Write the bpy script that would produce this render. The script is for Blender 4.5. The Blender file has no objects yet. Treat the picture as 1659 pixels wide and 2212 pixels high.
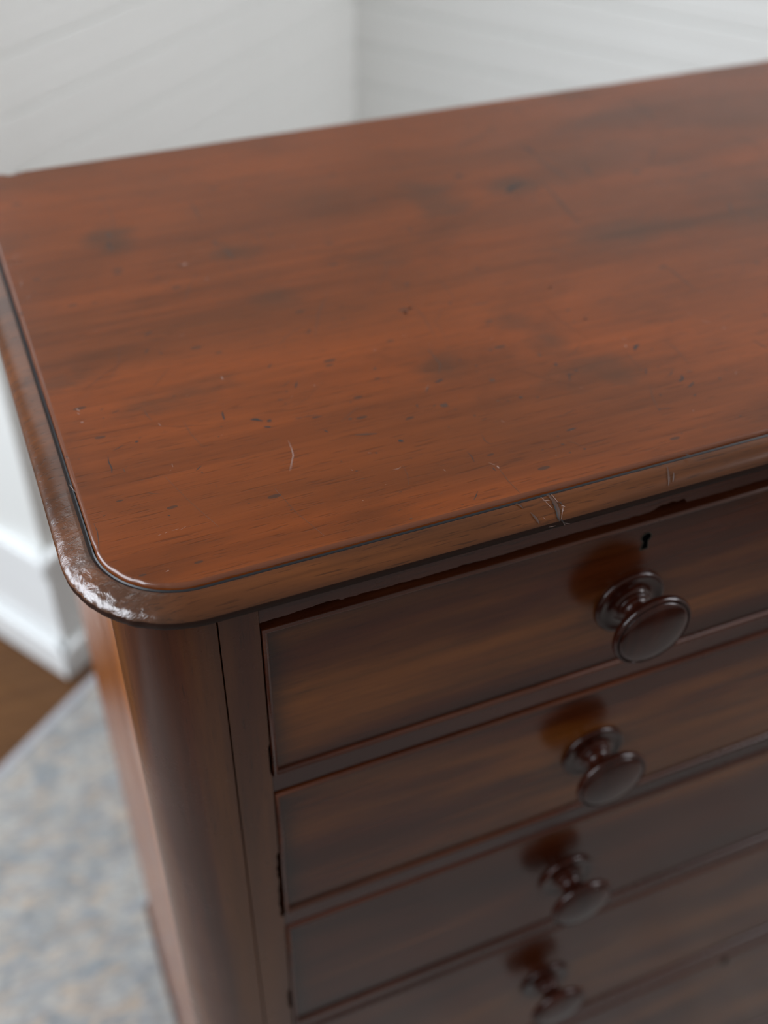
import bpy, math, random
from mathutils import Vector, Matrix

scene = bpy.context.scene
COL = scene.collection
random.seed(7)

# ------------------------------------------------------------------ camera
CAM_H = 1.6
cd = bpy.data.cameras.new('camera')
cam = bpy.data.objects.new('camera', cd)
COL.objects.link(cam)
_r = Vector((0.92404038, -0.38201876, 0.01452724))
_u = Vector((0.24138372, 0.61249153, 0.75272041))
_d = Vector((0.29645114, 0.69203742, -0.65818002))
mw = Matrix((( _r.x, _u.x, -_d.x, 0.0), (_r.y, _u.y, -_d.y, 0.0), (_r.z, _u.z, -_d.z, CAM_H), (0, 0, 0, 1)))
cam.matrix_world = mw
cd.sensor_fit = 'VERTICAL'
cd.sensor_height = 36.0
cd.sensor_width = 27.0
cd.lens = 39.70
cd.clip_start = 0.02
cd.dof.use_dof = True
cd.dof.focus_distance = 0.60
cd.dof.aperture_fstop = 3.5
scene.camera = cam

# ------------------------------------------------------------------ light
scene.view_settings.view_transform = 'Standard'
scene.view_settings.look = 'None'
scene.view_settings.gamma = 1.0
scene.view_settings.use_curve_mapping = False
scene.view_settings.exposure = 0.0

world = bpy.data.worlds.new('world')
scene.world = world
world.use_nodes = True
bg = world.node_tree.nodes['Background']
bg.inputs[0].default_value = (0.98, 0.985, 0.96, 1)
bg.inputs[1].default_value = 0.33


def area(name, loc, target, sx, sy, power, color):
    l = bpy.data.lights.new(name, 'AREA')
    l.shape = 'RECTANGLE'
    l.size = sx
    l.size_y = sy
    l.energy = power
    l.color = color
    o = bpy.data.objects.new(name, l)
    COL.objects.link(o)
    o.location = loc
    dv = (Vector(target) - Vector(loc))
    o.rotation_euler = dv.to_track_quat('-Z', 'Y').to_euler()
    return o


# daylight through a tall window in the wall on the left
area('window_light_left', (-1.85, 0.45, 2.40), (0.3, 0.75, 1.15), 1.7, 1.8, 80, (0.86, 0.92, 1.0))
# daylight from the end of the side passage, beyond the left end of the chest
area('window_light_passage', (-2.1, 1.9, 2.05), (0.05, 0.6, 1.2), 1.3, 1.4, 48, (0.80, 0.89, 1.0))
# daylight from a second window beyond the right end of the chest
area('window_light_right', (2.0, 0.15, 2.0), (0.75, 1.75, 1.15), 0.9, 1.2, 34, (0.92, 0.94, 1.0))


# ------------------------------------------------------------------ helpers
CUR = {'o': Vector((0, 0, 0))}      # world position that mesh coordinates are taken relative to


def mesh_obj(name, verts, faces, mat, parent=None, smooth=False, bevel=0.0, seg=2, mats=None, midx=None, angle=35):
    me = bpy.data.meshes.new(name)
    o0 = CUR['o']
    me.from_pydata([(v[0] - o0.x, v[1] - o0.y, v[2] - o0.z) for v in verts], [], faces)
    me.update()
    o = bpy.data.objects.new(name, me)
    COL.objects.link(o)
    for m in (mats or [mat]):
        me.materials.append(m)
    if midx:
        me.polygons.foreach_set('material_index', midx)
    if parent is not None:
        o.parent = parent
    if bevel > 0:
        b = o.modifiers.new('bevel', 'BEVEL')
        b.width = bevel
        b.segments = seg
        b.limit_method = 'ANGLE'
        b.angle_limit = math.radians(30)
        b.harden_normals = False
    if smooth or bevel > 0:
        me.polygons.foreach_set('use_smooth', [True] * len(me.polygons))
        me.set_sharp_from_angle(angle=math.radians(angle))
    return o


def box_vf(x0, x1, y0, y1, z0, z1):
    v = [(x0, y0, z0), (x1, y0, z0), (x1, y1, z0), (x0, y1, z0), (x0, y0, z1), (x1, y0, z1), (x1, y1, z1), (x0, y1, z1)]
    f = [(0, 3, 2, 1), (4, 5, 6, 7), (0, 1, 5, 4), (1, 2, 6, 5), (2, 3, 7, 6), (3, 0, 4, 7)]
    return v, f


def box(name, x0, x1, y0, y1, z0, z1, mat, parent=None, bevel=0.0, seg=2):
    v, f = box_vf(x0, x1, y0, y1, z0, z1)
    return mesh_obj(name, v, f, mat, parent, bevel=bevel, seg=seg)


def extrude_poly(name, pts, axis, a, b, mat, parent=None, bevel=0.0, smooth=False, angle=35):
    """pts: 2-D outline; axis 'z': (x,y) from z=a to z=b; axis 'y': (x,z) from y=a to y=b"""
    n = len(pts)
    if axis == 'z':
        v = [(p[0], p[1], a) for p in pts] + [(p[0], p[1], b) for p in pts]
    else:
        v = [(p[0], a, p[1]) for p in pts] + [(p[0], b, p[1]) for p in pts]
    f = [tuple(range(n))[::-1], tuple(range(n, 2 * n))]
    for i in range(n):
        j = (i + 1) % n
        f.append((i, j, n + j, n + i))
    o = mesh_obj(name, v, f, mat, parent, bevel=bevel, smooth=smooth, angle=angle)
    fix_normals(o)
    return o


def fix_normals(o):
    import bmesh
    bm = bmesh.new()
    bm.from_mesh(o.data)
    bmesh.ops.recalc_face_normals(bm, faces=bm.faces)
    bm.to_mesh(o.data)
    bm.free()


def empty(name, loc, label=None, cat=None):
    o = bpy.data.objects.new(name, None)
    o.empty_display_size = 0.1
    COL.objects.link(o)
    o.location = loc
    if label:
        o['label'] = label
    if cat:
        o['category'] = cat
    return o


# ------------------------------------------------------------------ materials
class NT:
    def __init__(self, name):
        self.m = bpy.data.materials.new(name)
        self.m.use_nodes = True
        self.t = self.m.node_tree
        self.b = self.t.nodes['Principled BSDF']
        self.tc = self.t.nodes.new('ShaderNodeTexCoord')

    def n(self, ty, **kw):
        nd = self.t.nodes.new(ty)
        for k, v in kw.items():
            setattr(nd, k, v)
        return nd

    def l(self, a, b):
        self.t.links.new(a, b)

    def mapping(self, scale, rot=(0, 0, 0), loc=(0, 0, 0)):
        mp = self.n('ShaderNodeMapping')
        mp.inputs['Scale'].default_value = scale
        mp.inputs['Rotation'].default_value = rot
        mp.inputs['Location'].default_value = loc
        self.l(self.tc.outputs['Object'], mp.inputs['Vector'])
        return mp.outputs[0]

    def noise(self, vec, scale=1.0, detail=4.0, rough=0.55, dist=0.0):
        nz = self.n('ShaderNodeTexNoise')
        nz.inputs['Scale'].default_value = scale
        nz.inputs['Detail'].default_value = detail
        nz.inputs['Roughness'].default_value = rough
        nz.inputs['Distortion'].default_value = dist
        self.l(vec, nz.inputs['Vector'])
        return nz.outputs['Fac']

    def ramp(self, fac, stops):
        r = self.n('ShaderNodeValToRGB')
        e = r.color_ramp.elements
        while len(e) < len(stops):
            e.new(0.5)
        for i, (p, c) in enumerate(stops):
            e[i].position = p
            e[i].color = (c, c, c, 1) if isinstance(c, (int, float)) else (*c, 1)
        self.l(fac, r.inputs[0])
        return r.outputs[0]

    def mix(self, fac, a, b, mode='MIX'):
        mx = self.n('ShaderNodeMix', data_type='RGBA', blend_type=mode)
        if isinstance(fac, (int, float)):
            mx.inputs[0].default_value = fac
        else:
            self.l(fac, mx.inputs[0])
        for i, q in ((6, a), (7, b)):
            if isinstance(q, tuple):
                mx.inputs[i].default_value = (*q, 1)
            else:
                self.l(q, mx.inputs[i])
        return mx.outputs[2]

    def math(self, op, a, b=0.0, clamp=False):
        mt = self.n('ShaderNodeMath', operation=op)
        mt.use_clamp = clamp
        for i, q in ((0, a), (1, b)):
            if isinstance(q, (int, float)):
                mt.inputs[i].default_value = q
            else:
                self.l(q, mt.inputs[i])
        return mt.outputs[0]

    def bump(self, h, strength, dist=0.001, normal=None):
        bp = self.n('ShaderNodeBump')
        bp.inputs['Strength'].default_value = strength
        bp.inputs['Distance'].default_value = dist
        self.l(h, bp.inputs['Height'])
        if normal is not None:
            self.l(normal, bp.inputs['Normal'])
        return bp.outputs[0]


def plain(name, col, rough=0.5, metal=0.0, spec=0.5):
    s = NT(name)
    s.b.inputs['Base Color'].default_value = (*col, 1)
    s.b.inputs['Roughness'].default_value = rough
    s.b.inputs['Metallic'].default_value = metal
    s.b.inputs['Specular IOR Level'].default_value = spec
    return s.m


def wood(name, dark, mid, light, grain='x', rough=0.3, rvar=0.06, figure=(1.3, 9.0), fine=0.30, pores=0.35,
         stains=0.0, border=False, slant=0.0, seed=0.0, ior=1.5, bumps=0.12, wear=False, spots=0.0, spec=0.5, blots=None):
    s = NT(name)
    a, c = figure

    def sc(al, ac):
        return {'x': (al, ac, ac), 'z': (ac, ac, al), 'y': (ac, al, ac)}[grain]
    rot = {'x': (0, slant, slant * 0.6), 'z': (slant * 0.3, 0, 0), 'y': (0, 0, slant)}[grain]
    off = (seed, seed * 1.7, seed * 0.6)
    v1 = s.mapping(sc(a, c), rot, off)
    f1 = s.noise(v1, 1.0, 5.0, 0.55, 0.6)
    base = s.ramp(f1, [(0.30, dark), (0.48, mid), (0.66, light)])
    v2 = s.mapping(sc(5.0, 190.0), rot, off)
    f2 = s.noise(v2, 1.0, 3.0, 0.6, 0.15)
    g2 = s.ramp(f2, [(0.30, 1.0 - fine), (0.62, 1.0 + fine * 0.35)])
    base = s.mix(1.0, base, g2, 'MULTIPLY')
    v4 = s.mapping(sc(2.2, 34.0), rot, (seed + 3, 1, 2))
    f4 = s.noise(v4, 1.0, 4.0, 0.6, 0.4)
    base = s.mix(1.0, base, s.ramp(f4, [(0.32, 1.0 - fine * 0.9), (0.65, 1.0 + fine * 0.3)]), 'MULTIPLY')
    v3 = s.mapping(sc(55.0, 900.0), rot, off)
    f3 = s.noise(v3, 1.0, 1.0, 0.5)
    p3 = s.ramp(f3, [(0.60, 0.0), (0.72, 1.0)])
    base = s.mix(s.math('MULTIPLY', p3, pores), base, tuple(q * 0.30 for q in dark))
    if stains > 0:
        vs = s.mapping((5.0, 9.0, 9.0), (0, 0, 0.3), (2.3, 0.4, 0))
        fs = s.noise(vs, 1.0, 5.0, 0.62, 0.8)
        ms = s.math('MULTIPLY', s.ramp(fs, [(0.50, 0.0), (0.68, 1.0)]), stains)
        base = s.mix(ms, base, tuple(q * 0.55 for q in dark))
    if blots:
        # old stains soaked into the top: soft patches with places of their own
        cx, cy = XC, 0.66
        warp = s.noise(s.mapping((16, 22, 16)), 1.0, 4.0, 0.6, 1.0)
        acc = None
        for (px_, py_, rx_, ry_, st_) in blots:
            mp = s.n('ShaderNodeMapping')
            mp.inputs['Location'].default_value = (-(px_ - cx) / rx_, -(py_ - cy) / ry_, 0)
            mp.inputs['Scale'].default_value = (1 / rx_, 1 / ry_, 0)
            s.l(s.tc.outputs['Object'], mp.inputs['Vector'])
            ln = s.n('ShaderNodeVectorMath', operation='LENGTH')
            s.l(mp.outputs[0], ln.inputs[0])
            d_ = s.math('ADD', ln.outputs['Value'], s.math('MULTIPLY', s.math('SUBTRACT', warp, 0.5), 2.6))
            m_ = s.math('MULTIPLY', s.ramp(d_, [(0.15, 1.0), (1.0, 0.0)]), st_)
            acc = m_ if acc is None else s.math('MAXIMUM', acc, m_)
        base = s.mix(acc, base, (0.040, 0.020, 0.010))
    if spots > 0:
        vv = s.mapping((70, 190, 190), (0, 0, 0.1))
        vo = s.n('ShaderNodeTexVoronoi', feature='F1')
        vo.inputs['Scale'].default_value = 1.0
        s.l(vv, vo.inputs['Vector'])
        gate = s.n('ShaderNodeSeparateColor')
        s.l(vo.outputs['Color'], gate.inputs[0])
        g = s.math('GREATER_THAN', gate.outputs[0], 0.93)
        rad = s.math('MULTIPLY', gate.outputs[1], 0.30)
        dsp = s.math('LESS_THAN', vo.outputs['Distance'], rad)
        ms = s.math('MULTIPLY', s.math('MULTIPLY', g, dsp), spots)
        base = s.mix(ms, base, (0.035, 0.02, 0.014))
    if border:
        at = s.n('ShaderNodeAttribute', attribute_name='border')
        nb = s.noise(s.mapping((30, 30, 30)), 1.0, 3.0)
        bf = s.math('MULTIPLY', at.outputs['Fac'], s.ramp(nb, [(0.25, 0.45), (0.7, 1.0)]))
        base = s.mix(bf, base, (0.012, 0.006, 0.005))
    s.l(base, s.b.inputs['Base Color'])
    rn = s.noise(s.mapping((14, 14, 14), (0, 0, 0), (5, 5, 5)), 1.0, 5.0, 0.65)
    rr = s.math('ADD', s.math('MULTIPLY', s.math('SUBTRACT', rn, 0.5), rvar * 4), rough, clamp=True)
    s.l(rr, s.b.inputs['Roughness'])
    s.b.inputs['IOR'].default_value = ior
    s.b.inputs['Specular IOR Level'].default_value = spec
    nrm = s.bump(s.math('SUBTRACT', f2, s.math('MULTIPLY', p3, 0.8)), bumps, 0.0006)
    if wear:
        wa = s.n('ShaderNodeAttribute', attribute_name='wear')
        s.l(s.math('ADD', s.math('MULTIPLY', wa.outputs['Fac'], 0.8), spec), s.b.inputs['Specular IOR Level'])
        wv = s.mapping((55, 55, 55))
        wn = s.noise(wv, 1.0, 6.0, 0.6, 1.2)
        at = s.n('ShaderNodeAttribute', attribute_name='wear')
        hgt = s.math('MULTIPLY', wn, at.outputs['Fac'])
        nrm = s.bump(hgt, 0.9, 0.0022, nrm)
        w2 = s.noise(s.mapping((420, 260, 420), (0, 0, 0.5)), 1.0, 2.0, 0.5, 0.6)
        nrm = s.bump(s.math('MULTIPLY', w2, at.outputs['Fac']), 0.35, 0.0006, nrm)
    s.l(nrm, s.b.inputs['Normal'])
    return s.m


XC = 0.588
BLOTS = [(0.346, 0.536, 0.022, 0.025, .55), (0.36, 0.496, 0.040, 0.018, .45), (0.333, 0.571, 0.02, 0.02, .45), (0.358, 0.745, 0.03, 0.05, .45),
         (0.187, 0.726, 0.024, 0.02, .5), (0.109, 0.775, 0.018, 0.028, .6), (0.47, 0.653, 0.06, 0.04, .42), (0.427, 0.754, 0.028, 0.02, .55),
         (0.267, 0.538, 0.02, 0.03, .4), (0.041, 0.604, 0.03, 0.014, .55), (0.109, 0.566, 0.045, 0.016, .5), (0.29, 0.669, 0.04, 0.035, .3),
         (0.502, 0.773, 0.07, 0.04, .35), (0.198, 0.655, 0.02, 0.022, .35)]
M_TOP = wood('mahogany_top', (0.070, 0.021, 0.005), (0.134, 0.032, 0.006), (0.194, 0.042, 0.006), 'x', rough=0.31, rvar=0.04,
             figure=(1.7, 5.5), fine=0.16, pores=0.40, stains=0.42, slant=0.02, bumps=0.12, spots=0.75, spec=0.25, blots=BLOTS)
M_EDGE = wood('mahogany_edge', (0.048, 0.015, 0.004), (0.080, 0.024, 0.006), (0.118, 0.034, 0.007), 'x', rough=0.20, rvar=0.03,
              figure=(3, 16), fine=0.25, pores=0.6, stains=0.35, bumps=0.10, wear=True, seed=4, spec=0.4)
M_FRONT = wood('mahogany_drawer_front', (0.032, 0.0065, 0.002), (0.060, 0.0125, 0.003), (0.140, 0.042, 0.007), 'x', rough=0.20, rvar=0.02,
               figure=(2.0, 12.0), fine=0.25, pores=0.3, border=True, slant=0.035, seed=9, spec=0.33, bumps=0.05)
M_RAIL = wood('mahogany_rail', (0.026, 0.006, 0.003), (0.042, 0.009, 0.004), (0.062, 0.014, 0.005), 'x', rough=0.25, seed=2,
              figure=(3, 20), fine=0.25, bumps=0.05, spec=0.42)
M_BEAD = wood('mahogany_bead', (0.035, 0.008, 0.003), (0.055, 0.012, 0.004), (0.080, 0.020, 0.006), 'x', rough=0.28, seed=6,
              figure=(4, 30), fine=0.3, bumps=0.05)
M_POST = wood('mahogany_post', (0.026, 0.007, 0.003), (0.050, 0.0125, 0.004), (0.092, 0.030, 0.007), 'z', rough=0.28, seed=3,
              figure=(0.8, 20.0), fine=0.18, pores=0.3, bumps=0.05, spec=0.36)
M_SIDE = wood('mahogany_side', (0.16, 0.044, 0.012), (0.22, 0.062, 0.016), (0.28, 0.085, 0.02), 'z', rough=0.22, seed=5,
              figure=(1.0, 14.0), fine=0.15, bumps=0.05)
M_KNOB = wood('turned_mahogany', (0.018, 0.004, 0.002), (0.028, 0.006, 0.003), (0.042, 0.009, 0.004), 'z', rough=0.17, seed=8, spec=0.34,
              figure=(10, 40), fine=0.2, bumps=0.04)
M_ARRIS = plain('polished_arris', (0.11, 0.030, 0.010), 0.2, 0.0, 0.7)
M_UNDER = plain('shaded_underside', (0.020, 0.008, 0.005), 0.6, 0.0, 0.1)  # lower edge painted dark and dull for shade, keeping out grazing reflections
M_GROOVE = plain('groove_dark', (0.012, 0.012, 0.014), 0.30)  # near-black colour along the groove between panel and moulding
M_DARK = plain('unlit_interior', (0.02, 0.01, 0.008), 0.8)
M_MARK_D = plain('dark_mark', (0.016, 0.011, 0.010), 0.5)
M_MARK_S = plain('soft_brown_mark', (0.050, 0.019, 0.009), 0.45)
M_MARK_L = plain('pale_scratch', (0.30, 0.20, 0.17), 0.4)
M_BRASS = plain('tarnished_brass', (0.055, 0.050, 0.038), 0.5, 0.5)
M_SLOT = plain('keyhole_dark', (0.002, 0.002, 0.002), 0.9, 0.0, 0.0)  # black colour painted for the shade inside the keyhole; no hole is cut


def wall_paint(name, col, rough=0.45):
    s = NT(name)
    f = s.noise(s.mapping((3, 3, 3)), 1.0, 3.0)
    s.l(s.ramp(f, [(0.3, tuple(q * 0.97 for q in col)), (0.7, col)]), s.b.inputs['Base Color'])
    s.b.inputs['Roughness'].default_value = rough
    s.l(s.bump(s.noise(s.mapping((60, 60, 60)), 1.0, 2.0), 0.05, 0.001), s.b.inputs['Normal'])
    return s.m


M_WALL = wall_paint('white_board_paint', (0.76, 0.765, 0.735))
M_TRIM = wall_paint('white_trim_gloss', (0.80, 0.81, 0.80), 0.3)

def floor_mat():
    s = NT('oak_floor_stain')
    rot = (0, 0, -math.radians(124))
    rnd = s.n('ShaderNodeObjectInfo')
    f = s.noise(s.mapping((1.5, 25, 1), rot), 1.0, 4.0, 0.6, 0.4)
    c = s.ramp(f, [(0.3, (0.070, 0.028, 0.008)), (0.55, (0.115, 0.048, 0.014)), (0.75, (0.16, 0.07, 0.022))])
    g = s.ramp(rnd.outputs['Random'], [(0.0, 0.8), (1.0, 1.15)])
    s.l(s.mix(1.0, c, g, 'MULTIPLY'), s.b.inputs['Base Color'])
    s.b.inputs['Roughness'].default_value = 0.38
    s.b.inputs['Specular IOR Level'].default_value = 0.22
    return s.m


M_FLOOR = floor_mat()
M_JOINT = plain('floor_joint', (0.03, 0.015, 0.008), 0.8)


def rug_mat():
    s = NT('rug_pile')
    v = s.mapping((1, 1, 1), (0, 0, math.radians(-38)))
    w = s.noise(v, 9.0, 5.0, 0.6, 1.5)
    c = s.ramp(w, [(0.30, (0.22, 0.235, 0.245)), (0.44, (0.30, 0.305, 0.30)), (0.55, (0.40, 0.385, 0.36)), (0.68, (0.36, 0.365, 0.355))])
    sp = s.noise(s.mapping((22, 60, 22), (0, 0, math.radians(-38)), (4, 3, 0)), 1.0, 4.0, 0.6, 0.8)
    c = s.mix(s.math('MULTIPLY', s.ramp(sp, [(0.48, 0.0), (0.62, 1.0)]), 0.8), c, (0.44, 0.35, 0.27))
    sb = s.noise(s.mapping((26, 60, 22), (0, 0, math.radians(-38)), (9, 1, 0)), 1.0, 4.0, 0.6, 0.8)
    c = s.mix(s.math('MULTIPLY', s.ramp(sb, [(0.50, 0.0), (0.64, 1.0)]), 0.5), c, (0.18, 0.205, 0.24))
    sw = s.noise(s.mapping((90, 200, 90), (0, 0, math.radians(-38)), (9, 1, 0)), 1.0, 3.0, 0.6)
    c = s.mix(1.0, c, s.ramp(sw, [(0.35, 0.78), (0.65, 1.15)]), 'MULTIPLY')
    s.l(c, s.b.inputs['Base Color'])
    s.b.inputs['Roughness'].default_value = 0.95
    s.b.inputs['Specular IOR Level'].default_value = 0.15
    s.l(s.bump(s.noise(s.mapping((350, 350, 350)), 1.0, 2.0), 0.5, 0.003), s.b.inputs['Normal'])
    return s.m


M_RUG = rug_mat()
M_BIND = plain('rug_binding_cloth', (0.38, 0.375, 0.39), 0.9)

# ------------------------------------------------------------------ room
AA = math.radians(37)
A = Vector((math.cos(AA), math.sin(AA), 0))       # along the left wall, away from the camera
N = Vector((math.sin(AA), -math.cos(AA), 0))      # out of the left wall, along the right wall
HB = math.radians(122)
B = Vector((math.cos(HB), math.sin(HB), 0))       # along the side face left of the outer corner
NB = Vector((-math.sin(HB), math.cos(HB), 0))     # out of it, to the left
FOOT = Vector((0.0080, 1.4563, 0))                # outer corner of the shoe moulding on the floor
TB, TS = 0.016, 0.0185                             # thickness of baseboard and of its shoe
# outer corner of the bare walls: go back from the foot by the trim thickness
_t = TB + TS
_det = N.x * NB.y - N.y * NB.x
_den = 1 + N.dot(NB)
W0 = FOOT - (N + NB) * (_t / _den)
LW = 1.012
RC = W0 + A * LW                                   # inner room corner
WH = 2.5


def slab(name, p, d, n, length, z0, z1, th, mat, parent=None, out=0.0, bevel=0.0, d0=0.0, e0=0.0, e1=0.0):
    """a board on a wall: starts at p + d*d0, runs `length`, lies from `out` to `out`+th proud along n"""
    a0 = p + d * d0 + n * out
    a1 = p + d * (d0 + length) + n * out
    b0 = p + d * (d0 + e0) + n * (out + th)
    b1 = p + d * (d0 + length + e1) + n * (out + th)
    v = []
    for z in (z0, z1):
        v += [(a0.x, a0.y, z), (b0.x, b0.y, z), (b1.x, b1.y, z), (a1.x, a1.y, z)]
    f = [(0, 1, 2, 3), (7, 6, 5, 4), (0, 4, 5, 1), (1, 5, 6, 2), (2, 6, 7, 3), (3, 7, 4, 0)]
    o = mesh_obj(name, v, f, mat, parent, bevel=bevel)
    fix_normals(o)
    return o


def board_wall(name, p, d, n, length, mat, prof_mat):
    w = slab(name, p, d, n, length, 0.0, WH, 0.10, mat, out=-0.112)
    w['kind'] = 'structure'
    pitch = 0.0775
    zs = 0.214
    first = None
    k = 0
    while zs + k * pitch < WH - 0.02:
        if first is None:
            # one board: V edges and a shallow bead groove in its middle, drawn as a profile
            hgt = pitch - 0.0008
            prof = [(0.0, -0.012), (0.0, -0.0028), (0.0034, 0.0), (hgt * .5 - .003, 0.0), (hgt * .5, -0.0009), (hgt * .5 + .003, 0.0),
                    (hgt - 0.0034, 0.0), (hgt, -0.0028), (hgt, -0.012)]
            v = []
            for s_ in (0.0, length):
                for (z, t) in prof:
                    q = p + d * s_ + n * t
                    v.append((q.x, q.y, zs + z))
            m = len(prof)
            f = [(i, (i + 1) % m, m + (i + 1) % m, m + i) for i in range(m)] + [tuple(range(m)), tuple(range(m, 2 * m))[::-1]]
            first = mesh_obj('board', v, f, prof_mat, w)
            fix_normals(first)
        else:
            c = first.copy()
            COL.objects.link(c)
            c.parent = w
            c.location = (0, 0, k * pitch)
        k += 1
    return w


board_wall('wall_left', W0, A, N, LW, M_WALL, M_WALL)
board_wall('wall_right', RC, N, -A, 3.0, M_WALL, M_WALL)
ws = slab('wall_side', W0, B, NB, 2.2, 0.0, WH, 0.10, M_WALL, out=-0.10)
ws['kind'] = 'structure'


def baseboard(name, p, d, n, length, e0, e1):
    g = TB + TS
    tr = slab(name, p, d, n, length, 0.0, 0.240, TB, M_TRIM, bevel=0.001, e0=e0 * TB, e1=e1 * TB)
    tr['kind'] = 'structure'
    slab('base_cap', p, d, n, length, 0.240, 0.282, TB + 0.009, M_TRIM, tr, bevel=0.006, e0=e0 * (TB + .009), e1=e1 * (TB + .009))
    slab('shoe_moulding', p, d, n, length, 0.0, 0.074, TS, M_TRIM, tr, out=TB, bevel=0.005, d0=0, e0=e0 * g, e1=e1 * g)
    return tr


_tn = math.tan(0.5 * (math.pi - math.acos(max(-1, min(1, A.dot(B))))))     # mitre at the outer corner
_mit = math.tan(0.5 * math.acos(N.dot(NB)))
baseboard('baseboard_left', W0, A, N, LW, -_mit, -1.0)
baseboard('baseboard_side', W0, B, NB, 2.2, -_mit, 0.0)
baseboard('baseboard_right', RC, N, -A, 3.0, 1.0, 0.0)

# floor: sub-floor slab with boards laid on it (boards run along B-ish, square to the left wall)
fl = box('floor', -2.6, 3.4, -1.9, 3.4, -0.06, -0.012, M_JOINT)
fl['kind'] = 'structure'
PW = 0.083
s0 = -1.6
i = 0
while s0 < 1.9:
    # keep every board clear of the walls: in front of the left wall, or beside the side wall
    cut0 = 0.0
    if s0 + PW > -0.02 and s0 < LW:
        t0, t1 = 0.004, 2.6
    elif s0 >= LW:
        s0 = 99
        break
    else:
        t0, t1 = -1.5, 2.6
    nseg = 1 if t0 > -1 else 2
    L = (t1 - t0) / nseg
    for q in range(nseg):
        a = t0 + q * L + 0.0006
        b = t0 + (q + 1) * L - 0.0006
        jog = 0.35 * ((i * 37) % 10 / 10 - 0.5) if nseg == 2 else 0
        if q == 0 and nseg == 2:
            b += jog
        elif nseg == 2:
            a += jog
        e = []
        for (ss, tt) in ((s0 + .0005, a), (s0 + PW - .0005, a), (s0 + PW - .0005, b), (s0 + .0005, b)):
            e.append(W0 + A * ss + N * tt)
        v = [(p.x, p.y, -0.012) for p in e] + [(p.x, p.y, 0.0) for p in e]
        f = [(3, 2, 1, 0), (4, 5, 6, 7), (0, 1, 5, 4), (1, 2, 6, 5), (2, 3, 7, 6), (3, 0, 4, 7)]
        o = mesh_obj('plank', v, f, M_FLOOR, fl)
        fix_normals(o)
    s0 += PW
    i += 1

# rug
RE = Vector((0.0485, 1.4541, 0))
ra = math.radians(38.1)
RA = Vector((math.cos(ra), math.sin(ra), 0))
RN = Vector((math.sin(ra), -math.cos(ra), 0))
rc_ = RE + RN * 1.25 - RA * 0.35
rug = empty('area_rug', (rc_.x, rc_.y, 0), 'faded grey, blue and peach patterned area rug with a pale bound edge, under the chest', 'rug')
CUR['o'] = Vector((rc_.x, rc_.y, 0))


def rug_quad(s0, s1, t0, t1):
    return [RE + RA * s + RN * t for s, t in ((s0, t0), (s1, t0), (s1, t1), (s0, t1))]


def rug_slab(name, s0, s1, t0, t1, z, mat, bevel):
    e = rug_quad(s0, s1, t0, t1)
    v = [(p.x, p.y, 0.0005) for p in e] + [(p.x, p.y, z) for p in e]
    f = [(3, 2, 1, 0), (4, 5, 6, 7), (0, 1, 5, 4), (1, 2, 6, 5), (2, 3, 7, 6), (3, 0, 4, 7)]
    o = mesh_obj(name, v, f, mat, rug, bevel=bevel)
    fix_normals(o)


S0, S1, T1 = -1.55, 0.85, 2.5
rug_slab('pile', S0 + .018, S1 - .018, 0.018, T1 - .018, 0.0075, M_RUG, 0.002)
rug_slab('binding', S0, S1, 0.0, 0.018, 0.0085, M_BIND, 0.003)
rug_slab('binding', S0, S1, T1 - .018, T1, 0.0085, M_BIND, 0.003)
rug_slab('binding', S0, S0 + .018, 0.018, T1 - .018, 0.0085, M_BIND, 0.003)
rug_slab('binding', S1 - .018, S1, 0.018, T1 - .018, 0.0085, M_BIND, 0.003)

# ------------------------------------------------------------------ chest of drawers
HT = 1.200
XS, YF, R = 0.0314, 0.4075, 0.0486
XGL, YG = 0.0295, 0.4048          # groove lines left and front
YB = 0.9168
RG = 0.046                         # groove corner radius
AW = 0.0177                        # moulding width
Z0 = 0.0085                        # stands on the rug
CH = empty('chest_of_drawers', (XC, 0.66, Z0), 'antique reddish mahogany chest of drawers with worn scratched top and turned wooden knobs', 'chest of drawers')
CUR['o'] = Vector((XC, 0.66, Z0))


def mir(x):
    return 2 * XC - x


# --- path round the top (groove line), from back left to back right: points and outward normals
def top_path():
    P = []
    n1 = 90
    for i in range(n1 + 1):
        t = i / n1
        y = YB + (YG + RG - YB) * t
        P.append((Vector((XGL, y, 0)), Vector((-1, 0, 0))))
    cx, cy = XGL + RG, YG + RG
    for i in range(1, 60):
        a = math.pi + (math.pi / 2) * i / 60
        nv = Vector((math.cos(a), math.sin(a), 0))
        P.append((Vector((cx, cy, 0)) + nv * RG, nv))
    n2 = 220
    for i in range(n2 + 1):
        x = cx + (mir(cx) - cx) * i / n2
        P.append((Vector((x, YG, 0)), Vector((0, -1, 0))))
    cx2 = mir(cx)
    for i in range(1, 24):
        a = 1.5 * math.pi + (math.pi / 2) * i / 24
        nv = Vector((math.cos(a), math.sin(a), 0))
        P.append((Vector((cx2, cy, 0)) + nv * RG, nv))
    for i in range(21):
        y = YG + RG + (YB - YG - RG) * i / 20
        P.append((Vector((mir(XGL), y, 0)), Vector((1, 0, 0))))
    return P


PATH = top_path()
TT = 0.0200            # thickness of the top
CZ, BB, B2 = -0.0092, 0.0072, 0.0090

from mathutils import noise as mnoise


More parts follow.
